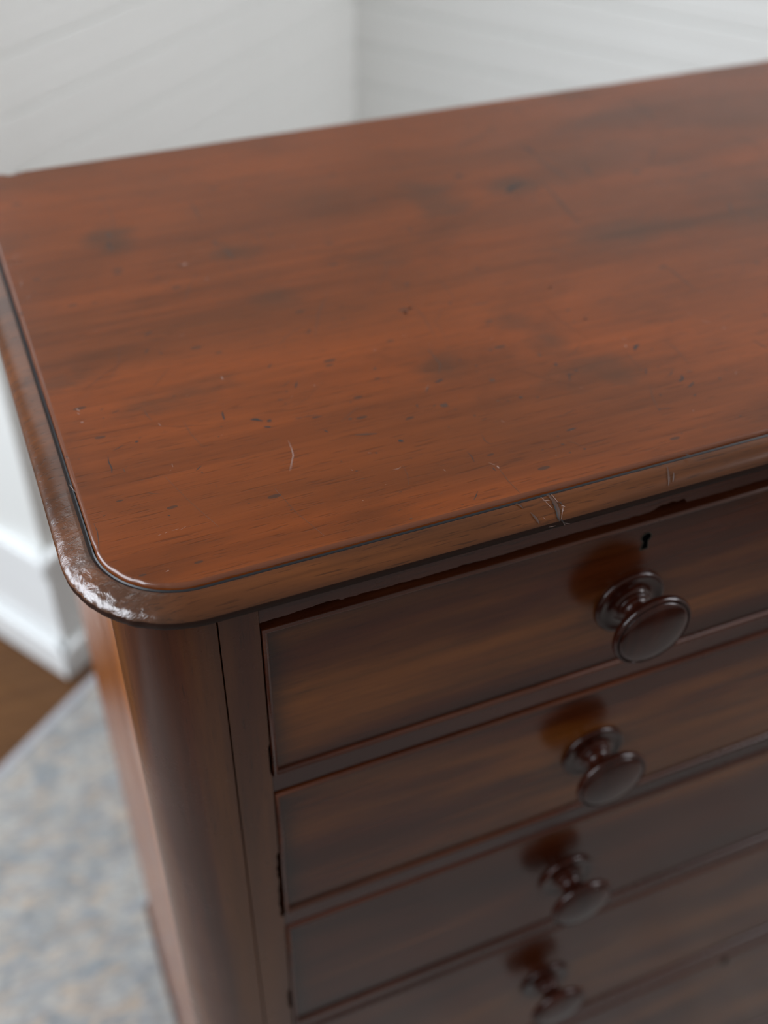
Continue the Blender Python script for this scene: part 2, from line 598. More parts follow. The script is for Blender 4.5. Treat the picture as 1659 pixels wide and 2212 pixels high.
def sweep(name, prof, mat, parent, attr=None, disp=None, mats=None, mfn=None, angle=50):
    V, F, W, MI = [], [], [], []
    m = len(prof)
    for (p, nv) in PATH:
        for j, (d, z) in enumerate(prof):
            q = p + nv * d
            q = Vector((q.x, q.y, HT + z))
            w = attr(q, j) if attr else 0
            if disp:
                q = disp(q, nv, j, w)
            V.append(q)
            W.append(w)
    for i in range(len(PATH) - 1):
        for j in range(m - 1):
            F.append((i * m + j, (i + 1) * m + j, (i + 1) * m + j + 1, i * m + j + 1))
            MI.append(mfn(j) if mfn else 0)
    k = (len(PATH) - 1) * m
    F.append(tuple(range(m)))
    F.append(tuple(range(k, k + m))[::-1])
    MI += [0, 0]
    o = mesh_obj(name, V, F, mat, parent, smooth=True, mats=mats, midx=MI, angle=angle)
    if attr:
        at = o.data.attributes.new('wear', 'FLOAT', 'POINT')
        at.data.foreach_set('value', W)
    return o


# panel: flat mahogany board with a softened rim, with a small chip out of its back edge
inner = [(p + nv * -0.0024) for p, nv in PATH]
rimprof = [(-0.0024, 0.0), (-0.0016, -0.0002), (-0.0009, -0.0007), (-0.0002, -0.0018), (0.0001, -TT)]
V, F = [], []
m = len(rimprof)
for i, (p, nv) in enumerate(PATH):
    for j, (d, z) in enumerate(rimprof):
        wob = 0.0
        if j in (1, 2, 3):
            wob = 0.00035 * mnoise.noise(Vector((p.x * 60, p.y * 60, 3)))
            dl = min(1.0, max(0.0, (0.19 - (p.x + p.y - 0.43)) / 0.19))
            wob += 0.0012 * dl * max(0, mnoise.noise(Vector((p.x * 90, p.y * 90, 8))) - 0.15)
        q = p + nv * (d - wob)
        V.append((q.x, q.y, HT + z))
for i in range(len(PATH) - 1):
    for j in range(m - 1):
        F.append((i * m + j, (i + 1) * m + j, (i + 1) * m + j + 1, i * m + j + 1))
# top cap with a notch at the back
nb = len(V)
notch = [(mir(XGL) - 0.002, YB - 0.0002), (0.90, YB), (0.50, YB - 0.0004), (0.24, YB), (0.0690, YB), (0.0650, YB - 0.0022), (0.0590, YB - 0.0030), (0.0555, YB - 0.0036), (0.0530, YB - 0.0008), (0.0500, YB)]
cap = [i * m for i in range(len(PATH))]
for (x, y) in notch:
    V.append((x, y, HT))
capf = cap + [nb + i for i in range(len(notch))]
F.append(tuple(capf))
low = []
for (x, y) in notch:
    V.append((x, y, HT - TT))
    low.append(len(V) - 1)
seq_t = [cap[-1]] + [nb + i for i in range(len(notch))] + [cap[0]]
seq_b = [(len(PATH) - 1) * m + m - 1] + low + [m - 1]
for a in range(len(seq_t) - 1):
    F.append((seq_t[a], seq_t[a + 1], seq_b[a + 1], seq_b[a]))
F.append(tuple([i * m + m - 1 for i in range(len(PATH))] + low)[::-1])
MI = [1 if (k % (m - 1)) in (0, 1, 2) else 0 for k in range((len(PATH) - 1) * (m - 1))] + [0] * (len(F) - (len(PATH) - 1) * (m - 1))
top = mesh_obj('tabletop', V, F, None, CH, smooth=True, angle=60, mats=[M_TOP, M_ARRIS], midx=MI)
fix_normals(top)

# moulding
prof = [(0.0002, -TT + 0.001), (0.0002, -0.0026), (0.0010, -0.0031), (0.0019, -0.0028), (0.0028, -0.0022)]
n0 = len(prof)
for i in range(15):
    th = math.radians(8.5 + (90 - 8.5) * i / 14)
    prof.append((AW * math.sin(th), CZ + BB * math.cos(th)))
for i in range(1, 8):
    th = math.radians(90 * i / 7)
    prof.append((AW - 0.009 * (1 - math.cos(th)), CZ - B2 * math.sin(th)))
prof.append((0.0004, CZ - B2 - 0.0002))


def wear_attr(q, j):
    # knocked and gouged stretch: the near left corner, fading out towards the back and the front
    dc = math.hypot(q.x - 0.028, (q.y - 0.425) * 0.45)
    w = max(0.0, 1.0 - dc / 0.045)
    w = w * w * (3 - 2 * w)
    if q.x < 0.03:
        w = max(w, 0.04)
    if j < n0 + 1 or j > n0 + 17:
        w *= 0.25
    return max(w, 0.02)


def wear_disp(q, nv, j, w):
    if j < n0:
        return q
    v = Vector((q.x * 95, q.y * 60, q.z * 95))
    d = mnoise.noise(v) * 0.0010 * w + mnoise.noise(Vector((q.x * 18, q.y * 18, 1))) * 0.00015
    ridge = abs(mnoise.noise(Vector((q.x * 210 + q.y * 120, q.y * 90 - q.x * 60, 5))))
    d -= max(0.0, 0.22 - ridge) * 0.0030 * w
    k = (j - n0) / 14.0
    up = max(0.0, 1 - k)
    return q + nv * d * min(1, k + .2) + Vector((0, 0, d * up))


em = sweep('edge_moulding', prof, None, top, wear_attr, wear_disp, mats=[M_EDGE, M_GROOVE, M_UNDER], mfn=lambda j: 1 if j in (0, 1, 2, 3) else (2 if j > n0 + 12 else 0))
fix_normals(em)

MARKS = [('D',0.00055,[(0.0527,0.5216),(0.052,0.5168),(0.0524,0.5133),(0.0524,0.51),(0.0516,0.5067)]),('D',0.00032,[(0.0567,0.5266),(0.0598,0.5275),(0.0632,0.5294)]),('D',0.00041,[(0.0636,0.5621),(0.0686,0.5639)]),('D',0.00033,[(0.0577,0.5675),(0.0602,0.5695)]),('D',0.00075,[(0.1251,0.5401),(0.1243,0.5362),(0.124,0.5315)]),('D',0.00132,[(0.1384,0.5262),(0.1412,0.5255),(0.1445,0.5223)]),('D',0.00107,[(0.1436,0.5168),(0.1473,0.515)]),('D',0.00149,[(0.1477,0.5214),(0.1488,0.521)]),('D',0.00096,[(0.0701,0.5299),(0.0718,0.5298)]),('D',0.00074,[(0.0576,0.559),(0.0584,0.5592)]),('D',0.00057,[(0.1156,0.5173),(0.1168,0.5174)]),('D',0.00049,[(0.12,0.5256),(0.1207,0.5262)]),('D',0.00032,[(0.0726,0.5323),(0.0744,0.533)]),('D',0.00047,[(0.0958,0.4916),(0.0975,0.4932),(0.0997,0.4947)]),('D',0.00055,[(0.0981,0.489),(0.0989,0.4889)]),('S',0.00027,[(0.0821,0.5587),(0.0827,0.5524),(0.0841,0.5459)]),('L',0.00025,[(0.087,0.5426),(0.0875,0.5394)]),('S',0.00027,[(0.0527,0.5926),(0.0585,0.5962),(0.0685,0.605),(0.0861,0.6166)]),('S',0.00021,[(0.0935,0.5807),(0.1071,0.5966)]),('D',0.00044,[(0.0968,0.6185),(0.1,0.6224)]),('D',0.00062,[(0.106,0.6154),(0.1075,0.6141)]),('D',0.00053,[(0.1649,0.5742),(0.1681,0.578)]),('S',0.0003,[(0.0337,0.4682),(0.0342,0.4615),(0.0331,0.4527),(0.032,0.4474)]),('L',0.0005,[(0.045,0.5747),(0.0464,0.5711)]),('L',0.00033,[(0.0447,0.5702),(0.0456,0.5681)]),('L',0.00057,[(0.0446,0.5599),(0.0464,0.5595)]),('L',0.00061,[(0.135,0.5759),(0.1349,0.5723)]),('L',0.00018,[(0.0628,0.4465),(0.0652,0.4471)]),('L',0.00018,[(0.0667,0.4471),(0.0683,0.4475)]),('L',0.00018,[(0.0706,0.4477),(0.0744,0.4478)]),('L',0.00015,[(0.0748,0.4466),(0.0783,0.4482)]),('S',0.00044,[(0.0583,0.5083),(0.0587,0.5048)]),('L',0.00041,[(0.1182,0.518),(0.1185,0.5179)]),('D',0.00033,[(0.0881,0.5337),(0.0885,0.5333)]),('D',0.00032,[(0.1219,0.4987),(0.1221,0.4982)]),('D',0.00031,[(0.0601,0.5092),(0.0608,0.5092)]),('L',0.00016,[(0.0847,0.5026),(0.0845,0.4993)]),('L',0.00016,[(0.082,0.4966),(0.083,0.4973)]),('D',0.00031,[(0.1208,0.4634),(0.1218,0.4635)]),('S',0.00024,[(0.0656,0.4827),(0.0724,0.479)]),('D',0.00045,[(0.0716,0.4605),(0.0728,0.4596)]),('S',0.0003,[(0.0393,0.4722),(0.0414,0.473)]),('L',0.00016,[(0.0312,0.5297),(0.0321,0.528)]),('D',0.00032,[(0.0307,0.5313),(0.0312,0.5294)]),('D',0.00024,[(0.0368,0.5259),(0.0374,0.5251)]),('L',0.00015,[(0.0282,0.5031),(0.03,0.4967)]),('L',0.00031,[(0.0278,0.5052),(0.0293,0.4989)]),('D',0.00141,[(0.2761,0.6084),(0.2775,0.6075)]),('D',0.0016,[(0.2703,0.6041),(0.2723,0.6038)]),('D',0.00098,[(0.3155,0.5698),(0.3172,0.5688)]),('S',0.00071,[(0.3229,0.5631),(0.3243,0.5629)]),('D',0.00115,[(0.304,0.5423),(0.3057,0.5415)]),('D',0.00074,[(0.2264,0.5485),(0.2282,0.5504)]),('D',0.00119,[(0.2561,0.5221),(0.2585,0.522),(0.2621,0.5232)]),('S',0.00286,[(0.2504,0.4988),(0.2524,0.4967)]),('D',0.00062,[(0.2554,0.4915),(0.2567,0.4913)]),('S',0.00141,[(0.1928,0.5063),(0.1945,0.5048)]),('D',0.00053,[(0.1635,0.5176),(0.1669,0.5167)]),('D',0.00035,[(0.1662,0.5175),(0.1716,0.517),(0.1771,0.5167)]),('D',0.00053,[(0.1736,0.5146),(0.179,0.5141)]),('D',0.00069,[(0.1754,0.5006),(0.1768,0.4981)]),('S',0.0011,[(0.1903,0.4899),(0.197,0.488),(0.2028,0.4863)]),('D',0.00172,[(0.212,0.4759),(0.2144,0.4739)]),('D',0.00068,[(0.195,0.4699),(0.1963,0.4692)]),('S',0.00036,[(0.1666,0.5518),(0.1697,0.5536),(0.1729,0.5561)]),('D',0.00073,[(0.1736,0.5474),(0.1768,0.5533)]),('D',0.00081,[(0.167,0.5459),(0.168,0.5458)]),('D',0.00054,[(0.1622,0.5343),(0.1633,0.5341)]),('D',0.00054,[(0.1597,0.5394),(0.1627,0.5386)]),('D',0.00054,[(0.2363,0.5046),(0.2357,0.5019)]),('D',0.00045,[(0.2446,0.4989),(0.2468,0.5)]),('D',0.00127,[(0.2976,0.489),(0.2993,0.4873)]),('S',0.00101,[(0.2832,0.4904),(0.2844,0.4898)]),('D',0.0008,[(0.2635,0.4819),(0.2644,0.4814)]),('D',0.00054,[(0.2738,0.4969),(0.2744,0.4965)]),('D',0.00085,[(0.2809,0.5386),(0.2821,0.5392)]),('D',0.00094,[(0.2874,0.5292),(0.2886,0.5286)]),('S',0.00221,[(0.2901,0.5123),(0.2915,0.51)]),('D',0.00057,[(0.1816,0.5934),(0.1826,0.5934)]),('D',0.0007,[(0.2343,0.6287),(0.2352,0.6279)]),('D',0.00058,[(0.2006,0.6028),(0.2032,0.605),(0.2046,0.6084)]),('S',0.00038,[(0.1795,0.5976),(0.1902,0.6068),(0.2013,0.6122)]),('L',0.00026,[(0.1525,0.4989),(0.1515,0.4896),(0.1506,0.4848),(0.1472,0.4782),(0.1443,0.4722)]),('L',0.00017,[(0.1528,0.4973),(0.1519,0.4894),(0.151,0.4847),(0.1477,0.478),(0.1456,0.4731)]),('L',0.00073,[(0.1852,0.5459),(0.1859,0.5456)]),('S',0.00061,[(0.2676,0.5579),(0.2676,0.5487),(0.2677,0.5387),(0.2627,0.5299)]),('L',0.00025,[(0.1988,0.4522),(0.2018,0.4518),(0.2038,0.4529)]),('L',0.00025,[(0.1911,0.4716),(0.193,0.4707)]),('L',0.00021,[(0.2516,0.438),(0.2542,0.4348)]),('L',0.00067,[(0.2547,0.4339),(0.255,0.4313)]),('D',0.00042,[(0.2517,0.4336),(0.2522,0.4299)]),('S',0.00027,[(0.2547,0.4303),(0.2546,0.4191),(0.256,0.4076)]),('D',0.00026,[(0.2597,0.463),(0.2588,0.4573),(0.2594,0.4548),(0.2607,0.4535)]),('D',0.00034,[(0.2446,0.4516),(0.2452,0.447),(0.2444,0.4415)]),('D',0.00033,[(0.2348,0.4176),(0.2321,0.4143),(0.2296,0.4119)]),('L',0.00032,[(0.1728,0.4336),(0.1734,0.4333)]),('D',0.00042,[(0.1739,0.4699),(0.1748,0.4694)]),('D',0.00044,[(0.2442,0.4768),(0.2453,0.4768)]),('D',0.00034,[(0.212,0.4586),(0.2126,0.4572)]),('D',0.00055,[(0.2265,0.5336),(0.2275,0.5341)]),('D',0.00064,[(0.2292,0.5334),(0.23,0.5334)]),('D',0.00063,[(0.1997,0.5212),(0.2003,0.5213)]),('S',0.00058,[(0.2464,0.5139),(0.2507,0.519)]),('L',0.00018,[(0.2477,0.5168),(0.2512,0.5206)]),('L',0.00021,[(0.2252,0.4419),(0.2257,0.44)]),('L',0.00021,[(0.1767,0.4609),(0.1774,0.4595)]),('D',0.0005,[(0.1786,0.4588),(0.1798,0.4584)]),('S',0.00033,[(0.1788,0.4514),(0.1812,0.4507)]),('D',0.00045,[(0.2886,0.4883),(0.2907,0.4874)]),('D',0.00026,[(0.2658,0.4754),(0.2692,0.4764)]),('L',0.00018,[(0.2765,0.4712),(0.2777,0.4689)]),('D',0.00048,[(0.1339,0.4407),(0.1346,0.4403)]),('S',0.00063,[(0.1906,0.4103),(0.1923,0.4103)]),('D',0.00144,[(0.3983,0.513),(0.395,0.5118),(0.3918,0.508)]),('D',0.00113,[(0.3363,0.5137),(0.3358,0.5103)]),('D',0.00046,[(0.3359,0.4997),(0.3401,0.4986),(0.3427,0.4985)]),('D',0.00112,[(0.3435,0.5013),(0.3458,0.5011)]),('S',0.00091,[(0.3318,0.5279),(0.3315,0.5234)]),('L',0.00087,[(0.3894,0.5153),(0.3888,0.5136)]),('S',0.00031,[(0.3853,0.509),(0.3847,0.5001),(0.3841,0.4912)]),('L',0.00089,[(0.4626,0.5103),(0.4623,0.5092)]),('D',0.00111,[(0.404,0.4729),(0.403,0.4692),(0.3986,0.4671)]),('D',0.00092,[(0.401,0.4602),(0.4072,0.4633)]),('D',0.00091,[(0.3984,0.4507),(0.4007,0.4518)]),('D',0.00055,[(0.3803,0.4606),(0.3797,0.458)]),('D',0.0008,[(0.3701,0.4464),(0.3717,0.4466)]),('D',0.00036,[(0.3707,0.4467),(0.3746,0.4461),(0.3801,0.4449)]),('D',0.00087,[(0.3075,0.4482),(0.3111,0.4484),(0.3146,0.4486)]),('D',0.00069,[(0.2984,0.4381),(0.3002,0.4371)]),('D',0.00076,[(0.2986,0.4294),(0.3001,0.4291)]),('D',0.0006,[(0.2855,0.4376),(0.2866,0.4374)]),('D',0.00056,[(0.3876,0.4877),(0.3836,0.4817)]),('D',0.00046,[(0.3948,0.4747),(0.3989,0.4763),(0.4023,0.4802)]),('D',0.00075,[(0.3955,0.4863),(0.3958,0.4858)]),('S',0.00075,[(0.4094,0.4752),(0.4134,0.4736)]),('S',0.0006,[(0.3823,0.4884),(0.3849,0.4865)]),('L',0.0003,[(0.4539,0.523),(0.4582,0.5173)]),('D',0.0009,[(0.4969,0.5145),(0.4998,0.5124)]),('S',0.00062,[(0.4711,0.4909),(0.4727,0.4836),(0.4748,0.479)]),('S',0.00031,[(0.4173,0.5117),(0.4176,0.4984),(0.416,0.4825)]),('D',0.00052,[(0.2999,0.4456),(0.3011,0.4454)]),('D',0.00081,[(0.3075,0.4839),(0.3086,0.4847)]),('D',0.00055,[(0.3095,0.4966),(0.31,0.4964)]),('S',0.00095,[(0.381,0.5536),(0.3817,0.5529)]),('S',0.00078,[(0.3545,0.5505),(0.3558,0.5496)]),('D',0.00069,[(0.3717,0.5532),(0.3731,0.5528)]),('D',0.00124,[(0.3785,0.5984),(0.38,0.5978)]),('D',0.00079,[(0.4353,0.5312),(0.4345,0.5295)]),('D',0.00071,[(0.4125,0.4234),(0.4128,0.4222)]),('D',0.00065,[(0.4251,0.462),(0.4242,0.4598)]),('D',0.00077,[(0.3085,0.4289),(0.3097,0.4294)]),('S',0.00028,[(0.3016,0.4627),(0.3145,0.4625),(0.3233,0.4655)]),('S',0.00027,[(0.3028,0.4391),(0.3065,0.4361),(0.3087,0.4323)]),('L',0.00017,[(0.29,0.43),(0.2908,0.4292)]),('D',0.00052,[(0.3696,0.4213),(0.3704,0.4209)]),('D',0.00068,[(0.3605,0.4031),(0.3627,0.4018)]),('S',0.00035,[(0.3848,0.4216),(0.3871,0.4211)]),('D',0.00048,[(0.4023,0.5043),(0.404,0.5055)]),('D',0.00046,[(0.3396,0.5014),(0.3352,0.4926)]),('D',0.00059,[(0.3897,0.5462),(0.3906,0.5456)]),('L',0.00167,[(0.1486,0.721),(0.1519,0.7215)]),('S',0.00096,[(0.1459,0.7246),(0.1475,0.7188)]),('L',0.00094,[(0.1589,0.6954),(0.1599,0.6955)]),('S',0.0022,[(0.1091,0.7889),(0.1098,0.7802)]),('D',0.00148,[(0.1064,0.7732),(0.1065,0.7677)]),('S',0.00137,[(0.1068,0.7662),(0.106,0.7597)]),('S',0.00158,[(0.1787,0.7484),(0.1803,0.7408)]),('S',0.00176,[(0.1831,0.733),(0.1856,0.716)]),('D',0.00098,[(0.1019,0.6394),(0.107,0.6418)]),('D',0.00075,[(0.0975,0.6195),(0.0999,0.6217)]),('D',0.00086,[(0.106,0.6156),(0.1073,0.6145)]),('D',0.001,[(0.0309,0.6941),(0.0328,0.6961)]),('L',0.00036,[(0.036,0.7732),(0.04,0.7764),(0.0448,0.7769)]),('L',0.00035,[(0.0388,0.739),(0.0372,0.7322)]),('L',0.00034,[(0.0382,0.7138),(0.0409,0.7163)]),('S',0.00144,[(0.1112,0.8239),(0.1129,0.8233)]),('S',0.00109,[(0.0615,0.9173),(0.0666,0.916)]),('S',0.00063,[(0.1798,0.8184),(0.1801,0.7999),(0.1792,0.7824)]),('S',0.00084,[(0.2269,0.7943),(0.2343,0.7878),(0.2405,0.783)]),('D',0.00278,[(0.4729,0.8165),(0.4766,0.8025)]),('S',0.00156,[(0.4731,0.7939),(0.4751,0.7712),(0.4779,0.749)]),('D',0.00296,[(0.42,0.7436),(0.43,0.751),(0.4403,0.7526)]),('D',0.00227,[(0.3924,0.7849),(0.4004,0.7819)]),('S',0.00139,[(0.6162,0.8887),(0.6164,0.8646),(0.6151,0.839),(0.6112,0.8235)]),('S',0.0012,[(0.4552,0.7506),(0.4524,0.7225),(0.4491,0.698),(0.4475,0.6738)]),('S',0.00336,[(0.5334,0.7374),(0.5412,0.7392)]),('S',0.00196,[(0.4613,0.8645),(0.4672,0.858)]),('S',0.0013,[(0.6577,0.7682),(0.6632,0.7556),(0.6671,0.7413)]),('S',0.00155,[(0.5038,0.7676),(0.4997,0.7454)]),('S',0.00078,[(0.558,0.7497),(0.5815,0.7784)]),('S',0.0008,[(0.4718,0.5993),(0.4731,0.5773),(0.473,0.5601)]),('D',0.00157,[(0.3214,0.7137),(0.3232,0.7123)]),('D',0.00141,[(0.2754,0.6083),(0.2776,0.6075)]),('D',0.00187,[(0.2707,0.6044),(0.2727,0.6033)]),('D',0.00146,[(0.286,0.6388),(0.2898,0.6379)]),('S',0.00087,[(0.5819,0.6476),(0.5767,0.6287)]),('D',0.00151,[(0.5369,0.5762),(0.5381,0.575)]),('S',0.00176,[(0.5754,0.6629),(0.5687,0.6505)]),('S',0.00109,[(0.4064,0.6465),(0.4175,0.6385)]),('D',0.00129,[(0.3784,0.5988),(0.3802,0.5981)]),('D',0.00124,[(0.381,0.5536),(0.382,0.5532)]),('S',0.00111,[(0.4178,0.8346),(0.4431,0.8458),(0.4611,0.8549)]),('S',0.00149,[(0.6265,0.8151),(0.6314,0.8077)]),('D',0.00126,[(0.3042,0.6043),(0.3062,0.6042)]),('S',0.00076,[(0.3179,0.5964),(0.3314,0.5952)]),('D',0.00116,[(0.3429,0.6403),(0.3435,0.6394)])]
SCUFFS = [('S',0.00205,[(0.2696,-4.7),(0.2707,8.9),(0.2713,24.2),(0.2713,40.5),(0.2706,57.4),(0.2699,81.6)]),('D',0.00137,[(0.2705,26.6),(0.2702,46.0),(0.2694,63.7),(0.2702,82.5)]),('D',0.00055,[(0.2735,30.0),(0.2746,32.9),(0.2748,39.7)]),('D',0.00075,[(0.2707,76.3),(0.2736,99.1)]),('D',0.00041,[(0.2624,108.1),(0.2661,108.1),(0.2714,108.1)]),('L',0.00017,[(0.2654,-2.7),(0.2662,10.4),(0.267,19.4)]),('L',0.00024,[(0.2657,18.0),(0.2677,19.9),(0.2698,21.0)]),('L',0.00017,[(0.2668,20.8),(0.2675,31.3),(0.2683,39.5)]),('L',0.00021,[(0.2722,2.2),(0.2726,11.2),(0.2729,21.3),(0.2733,31.4)]),('L',0.00017,[(0.2709,-1.2),(0.2708,10.7),(0.2708,22.1)]),('L',0.00031,[(0.2741,39.0),(0.2759,44.8)]),('L',0.00024,[(0.2743,40.8),(0.2736,50.3),(0.272,65.5),(0.2713,76.1)]),('L',0.00014,[(0.2749,45.0),(0.2735,55.6)]),('L',0.00031,[(0.2635,94.2),(0.2659,97.1),(0.268,97.3)]),('L',0.00017,[(0.2724,91.8),(0.2741,108.0),(0.2747,107.9)]),('L',0.0001,[(0.2734,95.5),(0.2774,108.1)]),('L',0.00017,[(0.268,35.9),(0.2684,38.8)]),('S',0.00103,[(0.2503,3.2),(0.252,13.5),(0.2526,22.1)]),('S',0.00137,[(0.2554,36.6),(0.2569,53.8),(0.2576,71.2)]),('L',0.00014,[(0.2612,56.8),(0.2621,63.0)]),('S',0.00119,[(0.3462,16.3),(0.3435,37.9),(0.3405,63.8)]),('S',0.00085,[(0.3475,34.2),(0.3441,56.3)]),('D',0.00059,[(0.3626,-0.2),(0.3634,5.3)])]


# --- scratches and dents drawn as thin raised flecks of their own
def stroke_mesh(name, items, mapper, par=None):
    V, F, MI = [], [], []
    for ki, (kind, w, pts) in enumerate(items):
        mi = {'D': 0, 'S': 1, 'L': 2}[kind]
        fine = []
        for a in range(len(pts) - 1):
            n = 4
            for t in range(n):
                u = t / n
                fine.append((pts[a][0] * (1 - u) + pts[a + 1][0] * u, pts[a][1] * (1 - u) + pts[a + 1][1] * u))
        fine.append(pts[-1])
        P = [mapper(*q) for q in fine]
        tot = len(P)
        if (P[0] - P[-1]).length < w * 1.2 and tot < 6:
            # a fleck: small irregular oval
            c = (P[0] + P[-1]) / 2
            nn = mapper(*fine[0], True)
            base = len(V)
            t1 = Vector((1, 0, 0))
            t2 = nn.cross(t1).normalized()
            L1 = max((P[0] - P[-1]).length, w) * 0.62
            for q in range(8):
                a = q / 8 * 2 * math.pi
                rr = 0.75 + 0.5 * random.random()
                V.append(c + t1 * math.cos(a) * L1 * rr + t2 * math.sin(a) * w * 0.5 * rr + nn * 0.00006)
            F.append(tuple(range(base, base + 8)))
            MI.append(mi)
            continue
        base = len(V)
        for i, p in enumerate(P):
            tdir = (P[min(i + 1, tot - 1)] - P[max(i - 1, 0)]).normalized()
            nn = mapper(*fine[i], True)
            s = nn.cross(tdir).normalized()
            u = i / (tot - 1)
            ww = w * 0.5 * (math.sin(math.pi * min(max(u, 0.06), 0.94)) ** 0.55) * (0.75 + 0.5 * random.random())
            V.append(p - s * ww + nn * 0.00005)
            V.append(p + nn * 0.00009)
            V.append(p + s * ww + nn * 0.00005)
        for i in range(tot - 1):
            a = base + i * 3
            F.append((a, a + 3, a + 4, a + 1))
            F.append((a + 1, a + 4, a + 5, a + 2))
            MI += [mi, mi]
    o = mesh_obj(name, V, F, None, par or top, mats=[M_MARK_D, M_MARK_S, M_MARK_L], midx=MI)
    o['kind'] = 'stuff'
    return o


def on_top(x, y, nrm=False):
    return Vector((0, 0, 1)) if nrm else Vector((x, y, HT))


def on_mould(x, th, nrm=False):
    th = max(9.0, min(th, 150))
    t = math.radians(th)
    if th <= 90:
        d, z = AW * math.sin(t), CZ + BB * math.cos(t)
        n = Vector((0, -math.sin(t) / AW, math.cos(t) / BB)).normalized()
    else:
        t2 = math.radians((th - 90) * 1.2)
        d, z = AW - 0.009 * (1 - math.cos(t2)), CZ - B2 * math.sin(t2)
        n = Vector((0, -math.cos(t2), -math.sin(t2) * .8)).normalized()
    if nrm:
        return n
    return Vector((x, YG - d, HT + z)) + n * 0.0004


rnd = random.Random(3)
extra = []
for _ in range(240):       # the fine peppering of flecks and short hairlines between the larger marks
    x = rnd.uniform(0.04, 0.85)
    y = rnd.uniform(0.41, 0.74)
    a = rnd.gauss(0, 0.35) if rnd.random() < 0.7 else rnd.uniform(-1.5, 1.5)
    Lm = rnd.choice((0.0007, 0.001, 0.0016, 0.003))
    extra.append((rnd.choice('DDSSSL'), rnd.choice((0.00018, 0.00028, 0.0004)) * (0.7 if Lm > .002 else 1),
                  [(x, y), (x + Lm * math.cos(a), y + Lm * math.sin(a))]))
for _ in range(95):
    x = rnd.uniform(0.05, 0.8)
    y = rnd.uniform(0.42, 0.88)
    a = rnd.uniform(-1.6, 1.6)
    Lm = rnd.uniform(0.015, 0.06)
    c = rnd.uniform(-0.2, 0.2)
    extra.append(('S', rnd.choice((0.0002, 0.0003, 0.0004)), [(x, y), (x + .5 * Lm * math.cos(a), y + .5 * Lm * math.sin(a)), (x + Lm * math.cos(a + c), y + Lm * math.sin(a + c))]))
stroke_mesh('surface_scratches', [(k_, w_ * (1.0 if k_ == 'L' else 1.5), p_) for k_, w_, p_ in MARKS] + extra, on_top)
stroke_mesh('edge_scuffs', SCUFFS, on_mould)

# --- carcass
ZB = 0.112
ZT = HT - TT
carc = box('carcass', XS + 0.01, mir(XS) - 0.01, YF + 0.028, 0.895, Z0 + 0.03, ZT - 0.004, M_DARK, CH)  # solid block; its near-black colour stands for the shade inside the gaps


def arc_pts(cx, cy, r, a0, a1, n):
    return [(cx + r * math.cos(a0 + (a1 - a0) * i / n), cy + r * math.sin(a0 + (a1 - a0) * i / n)) for i in range(n + 1)]


def corner_post(right=False):
    pts = [(XS + 0.0006, YF + R + 0.0012), (XS, YF + R)] + arc_pts(XS + R, YF + R, R, math.pi, 1.5 * math.pi, 20)[1:] + \
          [(XS + R + 0.0006, YF + 0.0010), (XS + R + 0.0006, YF + 0.026), (XS + 0.026, YF + R + 0.0012)]
    if right:
        pts = [(mir(x), y) for x, y in pts]
    o = extrude_poly('corner_column', pts, 'z', ZB - 0.004, ZT, M_POST, CH, smooth=True, angle=50)


corner_post()
corner_post(True)

XB = XS + R + 0.0010      # inner edge of the column joint
XO = 0.1040               # left edge of the drawer openings


def stile(right=False):
    # front face with its inner edge nibbled away in places
    rz = random.Random(11)
    pts = [(XB, ZB), (XB, ZT)]
    z = ZT
    edge = []
    while z > ZB:
        c = 0.0
        if 0.892 < z < 0.932:
            c = 0.0026 * (0.5 + 0.5 * abs(mnoise.noise(Vector((z * 160, 0, 0)))) * 2)
        if 0.855 < z <= 0.892:
            c = 0.0032 * (0.6 + 0.8 * abs(mnoise.noise(Vector((z * 120, 2, 0)))))
        if 0.715 < z < 0.742:
            c = 0.0022
        if 1.02 < z < 1.05:
            c = 0.0010
        edge.append((XO - 0.0009 - c, z))
        z -= 0.004
    edge.append((XO - 0.0009, ZB))
    pts += edge
    if right:
        pts = [(mir(x), zz) for x, zz in pts]
    extrude_poly('stile', pts, 'y', YF, YF + 0.024, M_POST, CH)


stile()
stile(True)

for right in (False, True):
    x0, x1 = XS + 0.0008, XS + 0.020
    if right:
        x0, x1 = mir(x1), mir(x0)
    box('side_panel', x0, x1, YF + R + 0.0020, 0.9000, ZB - 0.004, ZT, M_SIDE, CH, bevel=0.0006)
box('back_panel', XS + 0.0205, mir(XS) - 0.0205, 0.896, 0.904, ZB - 0.004, ZT, M_SIDE, CH)

# rails; lower edge of the top one is chipped, with a bite above the keyhole
def rail(name, x0, x1, z0, z1, chips=None, amp=0.0):
    pts = [(x0, z1)]
    x = x0
    while x <= x1:
        c = 0.0
        if amp:
            c = amp * (0.5 + 0.5 * mnoise.noise(Vector((x * 55, 1.5, 0)))) + amp * 0.5 * mnoise.noise(Vector((x * 230, 4, 0)))
        if chips:
            for a, b, h in chips:
                if a <= x <= b:
                    u = min(1.0, (x - a) / 0.008, (b - x) / 0.0012)
                    c += h * max(0, u)
        pts.append((x, z0 + max(0, c)))
        x += 0.0012
    pts += [(x1, z0), (x1, z1)]
    return extrude_poly(name, pts, 'y', YF + 0.0004, YF + 0.024, M_RAIL, CH)


